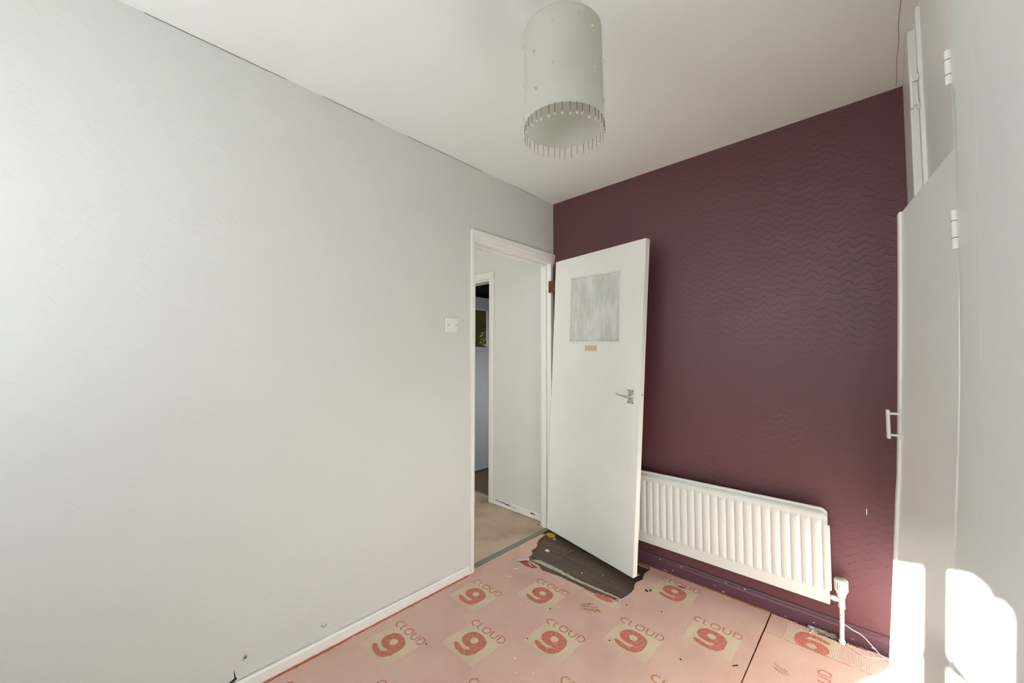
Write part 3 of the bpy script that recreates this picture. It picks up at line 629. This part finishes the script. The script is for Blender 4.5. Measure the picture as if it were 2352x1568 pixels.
# print on the underlay
g9 = [(-0.066,-0.053),(-0.060,-0.064),(-0.052,-0.069),(-0.040,-0.075),(-0.028,-0.079),(-0.004,-0.082),(0.021,-0.080),(0.040,-0.071),(0.051,-0.058),(0.058,-0.042),(0.061,-0.024),(0.061,0.0),(0.057,0.024),(0.046,0.041),(0.025,0.053),(0.004,0.058),(-0.022,0.059),(-0.042,0.053),(-0.055,0.042),(-0.063,0.026),(-0.067,0.006),(-0.062,-0.013),(-0.050,-0.026),(-0.032,-0.034),(-0.011,-0.037),(0.007,-0.034),(0.0135,-0.030),(0.018,-0.036),(0.016,-0.046),(0.008,-0.052),(-0.004,-0.055),(-0.024,-0.053),(-0.040,-0.048),(-0.052,-0.047),(-0.062,-0.049)]
h9 = [(-0.017,0.026),(-0.008,0.030),(0.003,0.029),(0.011,0.023),(0.015,0.014),(0.013,0.004),(0.005,-0.006),(-0.003,-0.008),(-0.013,-0.006),(-0.021,0.001),(-0.024,0.012),(-0.022,0.021)]
from mathutils.geometry import tessellate_polygon
def poly_mesh(name, loops, mat, z):
    vs = [Vector((x, y, z)) for L in loops for x, y in L]; tr_ = tessellate_polygon([[Vector((x, y, 0)) for x, y in L] for L in loops])
    me = bpy.data.meshes.new(name); me.from_pydata(vs, [], [tuple(t_) for t_ in tr_]); me.update()
    bm = bmesh.new(); bm.from_mesh(me)
    for f in bm.faces:
        if f.normal.z < 0: f.normal_flip()
    bm.to_mesh(me); bm.free(); me.materials.append(mat); return me
def stroke(pts, wd):
    L, Rr = [], []; pts = [Vector(p) for p in pts]
    closed = (pts[0] - pts[-1]).length < 1e-6
    for i, p in enumerate(pts):
        if closed and i in (0, len(pts) - 1): t_ = (pts[1] - pts[-2]).normalized()
        else: t_ = (pts[min(i+1, len(pts)-1)] - pts[max(i-1, 0)]).normalized()
        nm = Vector((-t_.y, t_.x)); L.append(p + nm * wd/2); Rr.append(p - nm * wd/2)
    return L, Rr
letters = [[(-.081,.076),(-.094,.077),(-.103,.082),(-.109,.092),(-.107,.104),(-.098,.114),(-.088,.115),(-.082,.110)], [(-.064,.117),(-.064,.079),(-.048,.078)],
           [(-.028,.083),(-.033,.094),(-.030,.106),(-.021,.114),(-.008,.116),(.003,.111),(.008,.098),(.005,.085),(-.004,.078),(-.017,.077),(-.028,.083)], [(.019,.117),(.021,.092),(.026,.082),(.036,.077),(.047,.080),(.052,.090),(.052,.118)],
           [(.068,.079),(.067,.118),(.080,.119),(.092,.115),(.099,.103),(.098,.088),(.090,.079),(.068,.079)]]
mvs, mfs = [], []
for L in letters:
    a, b = stroke(L, .0062); o = len(mvs); n = len(a); mvs += [(p.x, p.y, .0009) for p in a] + [(p.x, p.y, .0009) for p in b]; mfs += [(o+q, o+n+q, o+n+q+1, o+q+1) for q in range(n-1)]
me_word = bpy.data.meshes.new('printed_word'); me_word.from_pydata(mvs, [], mfs); me_word.update(); me_word.materials.append(M['print_red'])
me_nine = poly_mesh('printed_nine', [g9, h9], M['print_red'], .0008)
sqp = ragged([(-.105, -.097), (.103, -.097), (.103, .100), (-.105, .100)], .0007, .012, 9)
me_sq = poly_mesh('printed_square', [sqp], M['print_square'], .0004)
def put(name, me, parent, x, y, rot=0):
    o = bpy.data.objects.new(name, me); C.objects.link(o); o.parent = parent; o.matrix_parent_inverse = Matrix.Translation(-parent.location)
    o.location = (x, y, 0); o.rotation_euler = (0, 0, rot); return o
for i in range(0, 5):
    for j in range(-2, 3):
        x = .196 + .2605 * i; y = -1.467 + .2592 * i + .497 * j
        if x + .11 > 1.40 or y + .125 > -.03 or y - .1 < -2.75: continue
        if (i, j) in ((2, 1), (1, 2), (0, 2)): continue                      # torn away
        put('printed_square', me_sq, ul, x, y); put('printed_nine', me_nine, ul, x, y); put('printed_word', me_word, ul, x, y)
# upturned 9 on the strip, cut by its lower edge
def clip(loop, ymin):
    out = []
    for i in range(len(loop)):
        a, b = loop[i], loop[(i+1) % len(loop)]
        if a[1] >= ymin: out.append(a)
        if (a[1] >= ymin) != (b[1] >= ymin):
            k = (ymin - a[1]) / (b[1] - a[1]); out.append((a[0] + (b[0]-a[0])*k, ymin))
    return out
put('printed_square', poly_mesh('printed_square', [[(.612, -.547), (.820, -.547), (.820, -.492), (.772, -.486), (.75, -.490), (.70, -.492), (.655, -.513), (.612, -.510)]], M['print_square'], .0004), ul, 0, 0)
put('printed_nine', poly_mesh('printed_nine', [[(.668, -.519), (.70, -.526), (.735, -.527), (.764, -.514), (.773, -.496), (.75, -.491), (.70, -.493), (.664, -.508)]], M['print_red'], .0008), ul, 0, 0)
SX, SY = 1.574, -.160
rot = lambda L: [(SX - x, SY - y) for x, y in L]
put('printed_square', poly_mesh('printed_square', [clip([(1.474, -.204), (1.672, -.204), (1.672, -.060), (1.474, -.060)], -.202)], M['print_square'], .0004), us, 0, 0)
nine_up = clip(rot(g9), -.2035)
put('printed_nine', poly_mesh('printed_nine', [nine_up, rot(h9)], M['print_red'], .0008), us, 0, 0)
# tail of the word on the worn piece, reading towards the plum wall
wd_o = put('printed_word', me_word, uw, 1.737, -.410, math.pi / 2)
put('printed_nine', me_nine, uw, 1.737, -.410 - .0, math.pi / 2) if False else None

# ================================================================== CABLES AND DEBRIS
z = .004
tag(MB().tube([(1.668, -.040, .082), (1.69, -.030, .074), (1.716, -.028, .062), (1.735, -.026, .057), (1.755, -.028, .047), (1.785, -.035, .020), (1.80, -.042, .008), (1.822, -.055, .004), (1.850, -.085, .003), (1.88, -.12, .003)], .0020, 8).build('telephone_cable', M['cable']), 'cream cable looped round the radiator pipe and down to the cupboard', 'cable')
tag(MB().tube([(1.690, -.058, .003), (1.715, -.075, .003), (1.745, -.093, .003), (1.775, -.087, .003), (1.81, -.060, .003), (1.845, -.045, .003), (1.89, -.04, .003)], .0018, 8).build('telephone_cable', M['cable']), 'white cable curving over the underlay beside the radiator pipe', 'cable')
bw = empty('wire_tangle', (1.58, -.03, 0)); tag(bw, 'tangle of grey stripped wires on the underlay left of the pipe', 'wires')
r = random.Random(21)
for k in range(9):
    x0_ = 1.555 + r.uniform(0, .02); y0_ = -.030 - r.uniform(0, .016); pts = []
    L = r.uniform(.05, .105); 
    for q in range(7): pts.append((x0_ + L*q/6, y0_ + r.uniform(-.006, .006) + .004*math.sin(q + k), .003 + abs(r.uniform(0, .010))))
    MB().tube(pts, r.uniform(.0010, .0017), 6).build('wire_strand', M['cable_grey'] if k % 3 else M['straw_pale'], bw)
MB().tube([(1.572, -.040, .004), (1.566, -.062, .003), (1.560, -.078, .002)], .002, 6).build('wire_strand', M['cable'], bw)
MB().lathe((1.562, -.034, .007), [(.002, -.014), (.007, -.011), (.008, 0), (.006, .010), (.002, .013)], 10, 'x').build('knotted_end', M['cable_grey'], bw)
for (cx_, cy_, L) in ((1.615, -.049, .05), (1.645, -.052, .03), (1.73, -.038, .06)):
    pl_ = ragged([(cx_ - L/2, cy_ - .004), (cx_ + L/2, cy_ - .002), (cx_ + L/2, cy_ + .003), (cx_ - L/2, cy_ + .004)], .0022, .008, int(L*999))
    MB().prism(pl_, .0002, .0012).build('dust_patch', M['grime'], us)
def chip(name, x, y, w_, h_, mat, label, cat, th_=.0025, z0=None, group=None, seed=0, ang=0):
    r = random.Random(seed + int(x*1000)); n = 9; pts = []
    for k in range(n):
        a = 2*math.pi*k/n; q = r.uniform(.65, 1.05); u, v = w_/2*q*math.cos(a), h_/2*q*math.sin(a)
        pts.append((x + u*math.cos(ang) - v*math.sin(ang), y + u*math.sin(ang) + v*math.cos(ang)))
    z0 = z0 if z0 is not None else .0008
    top = [(px_, py_, z0 + th_ * r.uniform(.6, 1)) for px_, py_ in pts]; bot = [(px_, py_, z0) for px_, py_ in pts]
    o = MB().loft([bot, top], False).build(name, mat); return tag(o, label, cat, group)
ZB = -.0108
FL = ['biggest white paint flake on the open underlay, between two printed 9s near the frame bottom', 'white flake just beyond the biggest one, at the bottom of the frame', 'small white flake at the bottom of the frame, right of the other two', 'tiny white speck beside the printed word near the left skirting', 'tiny white speck on the underlay a hand in front of the hole', 'tiny white speck below the printed 9 in front of the hole']
DL = ['dark crumb at the front right corner of the hole in the underlay', 'dark crumb left of the straw clump on the underlay', 'dark crumb on the beige square of the fourth printed 9 from the left', 'faint crumb between the two printed 9s closest to the radiator', 'dark crumb at the tail of the central printed 9', 'dark crumb in the open underlay behind the leftmost printed 9', 'dark crumb on the tail of the second printed 9 from the left']
chip('paint_flake', .161, -.291, .042, .030, M['flake'], 'largest white paint flake on the dark boards near the door hinge', 'paint flake', .002, ZB+.001)
chip('paint_flake', .486, -.363, .013, .012, M['flake'], 'small white flake midway along the bared boards', 'paint flake', .002, ZB+.001)
chip('paint_flake', .590, -.300, .008, .008, M['flake'], 'tiny white flake on the bared boards closest to the door foot', 'paint flake', .002, ZB+.001)
for x, y, w_ in ((.66, -1.146, .013), (.713, -1.201, .009), (.768, -1.152, .008), (.368, -.959, .009), (.564, -.80, .006), (.433, -.811, .007)):
    chip('paint_flake', x, y, w_, w_*.8, M['flake'], FL.pop(0), 'paint flake', .0015, group='white flakes on the underlay')
chip('paint_flake', .175, -.618, .012, .050, M['flake'], 'long white paint smear on the underlay near the threshold', 'paint smear', .001, ang=-.5)
chip('paint_flake', .205, -.708, .010, .030, M['flake'], 'shorter white paint smear on the underlay in front of the doorway', 'paint smear', .001, ang=-.5)
pr = empty('torn_plastic', (.172, -.493, 0)); tag(pr, 'scrap of white plastic over torn red foam at the hole corner', 'plastic scrap')
pl_ = ragged([(.115, -.53), (.15, -.500), (.20, -.505), (.26, -.515), (.24, -.545), (.17, -.550)], .004, .01, 4); MB().prism(pl_, .0006, .0025).build('red_foam', plain('red torn foam', srgb(188, 96, 84), .9, .4, 90, .8, 150), pr)
m = MB(); m.add([(.105, -.535, .003), (.125, -.548, .003), (.165, -.515, .010), (.180, -.492, .013), (.165, -.485, .013), (.142, -.500, .009)], [(0, 1, 2, 5), (5, 2, 3, 4)]); m.add([(.19, -.518, .008), (.235, -.532, .004), (.232, -.538, .004), (.188, -.525, .008)], [(0, 1, 2, 3)])
m.build('plastic_sliver', plain('frosted plastic', srgb(222, 210, 212), .3), pr)
fo = MB(); r = random.Random(8); blob = [(.012, -.095), (.030, -.085), (.060, -.080), (.080, -.098), (.066, -.118), (.035, -.126), (.014, -.118)]
fo.prism(ragged(blob, .004, .008, 8), ZB, .004); tag(fo.build('foam_scrap', M['yellow']), 'crumbling yellow foam scrap at the foot of the door hinge', 'foam scrap')
chip('foam_scrap', .095, -.125, .03, .02, M['straw_pale'], 'pale crumb of foam on the boards beside the yellow foam', 'foam scrap', .004, ZB+.001)
chip('wood_scrap', .735, -.150, .038, .022, M['wood_raw'], 'bare wood scrap on the boards behind the door foot', 'wood scrap', .008, ZB+.001)
chip('dry_leaf', .857, -.285, .026, .012, M['leaf'], 'dark green dry leaf by the printed 9 right of the door', 'leaf', .005, ang=-.4)
chip('dry_leaf', .873, -.268, .018, .014, M['leafred'], 'dark reddish leaf bit touching the green one', 'leaf', .005)
chip('dirt_crumb', .992, -.404, .007, .006, M['grime'], 'dark crumb on the underlay right of the bared boards', 'dirt', .003, group='dark crumbs on the underlay')
for x, y in ((.835, -.476), (.564, -.777), (.901, -.770), (1.18, -.66), (.62, -1.02), (.31, -1.36), (.405, -.72)):
    chip('dirt_crumb', x, y, .010, .007, M['grime'], DL.pop(0), 'dirt', .0025, group='dark crumbs on the underlay')
chip('twig_scrap', .985, -.118, .05, .007, M['grime'], 'brown twig scrap near the plum skirting above a printed 9', 'twig', .004, ang=.1)
chip('twig_scrap', 1.361, -.535, .032, .006, M['grime'], 'thin dark twig near the underlay seam', 'twig', .003, ang=.9)
m = MB(); r = random.Random(14)
for k in range(14):
    x_, y_ = 1.504 + r.uniform(-.022, .022), -.428 + r.uniform(-.022, .022); L = r.uniform(.006, .016)
    m.prism([(x_ - L, y_ + L*.8), (x_ - L*.2, y_ + .0015), (x_ + L, y_ - L*.8), (x_ + L*.1, y_ - .0012)], .0003, .0008)
tag(m.build('soot_smudge', M['grime']), 'streaky dark smudge on the worn underlay', 'smudge')
st = empty('straw_clump', (.70, -.64, 0)); tag(st, 'clump of straw and fibres on the underlay in front of the bared boards', 'straw')
r = random.Random(5)
for k in range(16):
    x0_, y0_ = .70 + r.uniform(-.045, .045), -.640 + r.uniform(-.02, .02); a = r.uniform(-.9, .9); L = r.uniform(.015, .045)
    MB().tube([(x0_, y0_, .002), (x0_ + L/2*math.cos(a), y0_ + L/2*math.sin(a), r.uniform(.003, .008)), (x0_ + L*math.cos(a + .4), y0_ + L*math.sin(a + .4), .0025)], r.uniform(.0006, .0013), 5).build('straw_stalk', random.choice([M['straw'], M['straw_pale'], M['grime']]), st)
for k in range(3):
    q = (.725 + k*.012, -.632 + k*.008); o = MB().prism(ragged([(q[0]-.008, q[1]-.004), (q[0]+.008, q[1]-.003), (q[0]+.006, q[1]+.004), (q[0]-.006, q[1]+.003)], .001, .005, k), .001, .004).build('straw_husk', M['straw_pale'], st)
# orange crumbs of foam along the edges of the underlay
def crumbs(parent, a, b, n, wide, seed):
    r = random.Random(seed); m = MB()
    for k in range(n):
        u = r.random(); x = a[0] + (b[0]-a[0])*u + r.uniform(-wide, wide); y = a[1] + (b[1]-a[1])*u + r.uniform(-wide, wide); s_ = r.uniform(.0012, .0038)
        m.add([(x-s_, y, .0005), (x+s_*.8, y-s_, .0005), (x+s_*.3, y+s_, .0005), (x, y, .0005 + s_*.9)], [(0,1,3),(1,2,3),(2,0,3)])
    o = m.build('foam_crumbs', parent[1], parent[0]); o['kind'] = 'stuff'; return o
crumbs((ul, M['underlay_edge']), (.022, -2.2), (.022, -.86), 460, .006, 1)
crumbs((ul, M['straw_pale']), (.024, -2.2), (.024, -.9), 70, .008, 2)
crumbs((ul, M['underlay_edge']), (.70, -.024), (1.40, -.028), 300, .006, 3)
crumbs((us, M['underlay_edge']), (1.40, -.028), (1.56, -.030), 60, .005, 4)
crumbs((ul, M['straw_pale']), (.70, -.024), (1.1, -.026), 60, .006, 6)
crumbs((ul, M['underlay_edge']), (.60, -.505), (.79, -.478), 130, .006, 7)
m = MB().prism(jag((.0150, -2.3), (.0150, -.86), .002, .015, 31) + jag((.028, -.86), (.024, -1.6), .003, .015, 32) + jag((.030, -1.6), (.027, -2.3), .003, .015, 33), .0002, .0011)
m.build('torn_edge_band', M['underlay_edge'], ul)
m = MB().prism(jag((.64, -.018), (1.392, -.018), .001, .015, 34) + jag((1.392, -.025), (.64, -.027), .002, .012, 35), .0000, .0010)
m.build('torn_edge_band', M['underlay_edge'], ul)

# marks on the walls
tag(MB().tube([(.0015, -1.699, .112), (.003, -1.704, .103), (.0025, -1.693, .094), (.0015, -1.680, .101)], .0011, 6).build('wire_hook', M['rust']), 'small bent wire hook low on the cream wall', 'hook')
m = MB()
for a in range(7):
    an = a * .9; m.tube([(.0012, -1.99, .123), (.0022, -1.99 + .004*math.cos(an), .123 + .004*math.sin(an)), (.001, -1.99 + .010*math.cos(an), .123 + .010*math.sin(an))], .0006, 4)
m.lathe((.002, -1.99, .123), [(.0006, -.003), (.0024, -.001), (.0024, .001), (.0006, .003)], 8, 'x')
tag(m.build('dead_spider', M['grime']), 'tiny dark dead spider on the lower cream wall', 'spider')
MB().add([(.0012, -2.060, .052), (.0012, -2.035, .058), (.0012, -2.024, .062), (.0012, -2.026, .098), (.0012, -2.019, .064), (.0012, -2.014, .057), (.0012, -2.024, .050), (.0012, -2.045, .0485)], [tuple(range(8))]).build('wallpaper_tear', M['dark'], wl)
MB().add([(1.7735, -.0012, .612), (1.777, -.0012, .611), (1.7765, -.0012, .585), (1.774, -.0012, .584)], [(0, 1, 2, 3)]).build('scratch', M['flake'], wf)
r = random.Random(9)
for k in range(5):
    x, z_ = 1.925 + r.uniform(-.02, .02), 2.171 + r.uniform(-.02, .02); MB().add([(x, -.001, z_), (x + .008, -.001, z_ + .002), (x + .006, -.001, z_ + .008), (x - .002, -.001, z_ + .006)], [(0, 1, 2, 3)]).build('worn_patch', plain('worn spot', srgb(110, 88, 80), .8), wf)
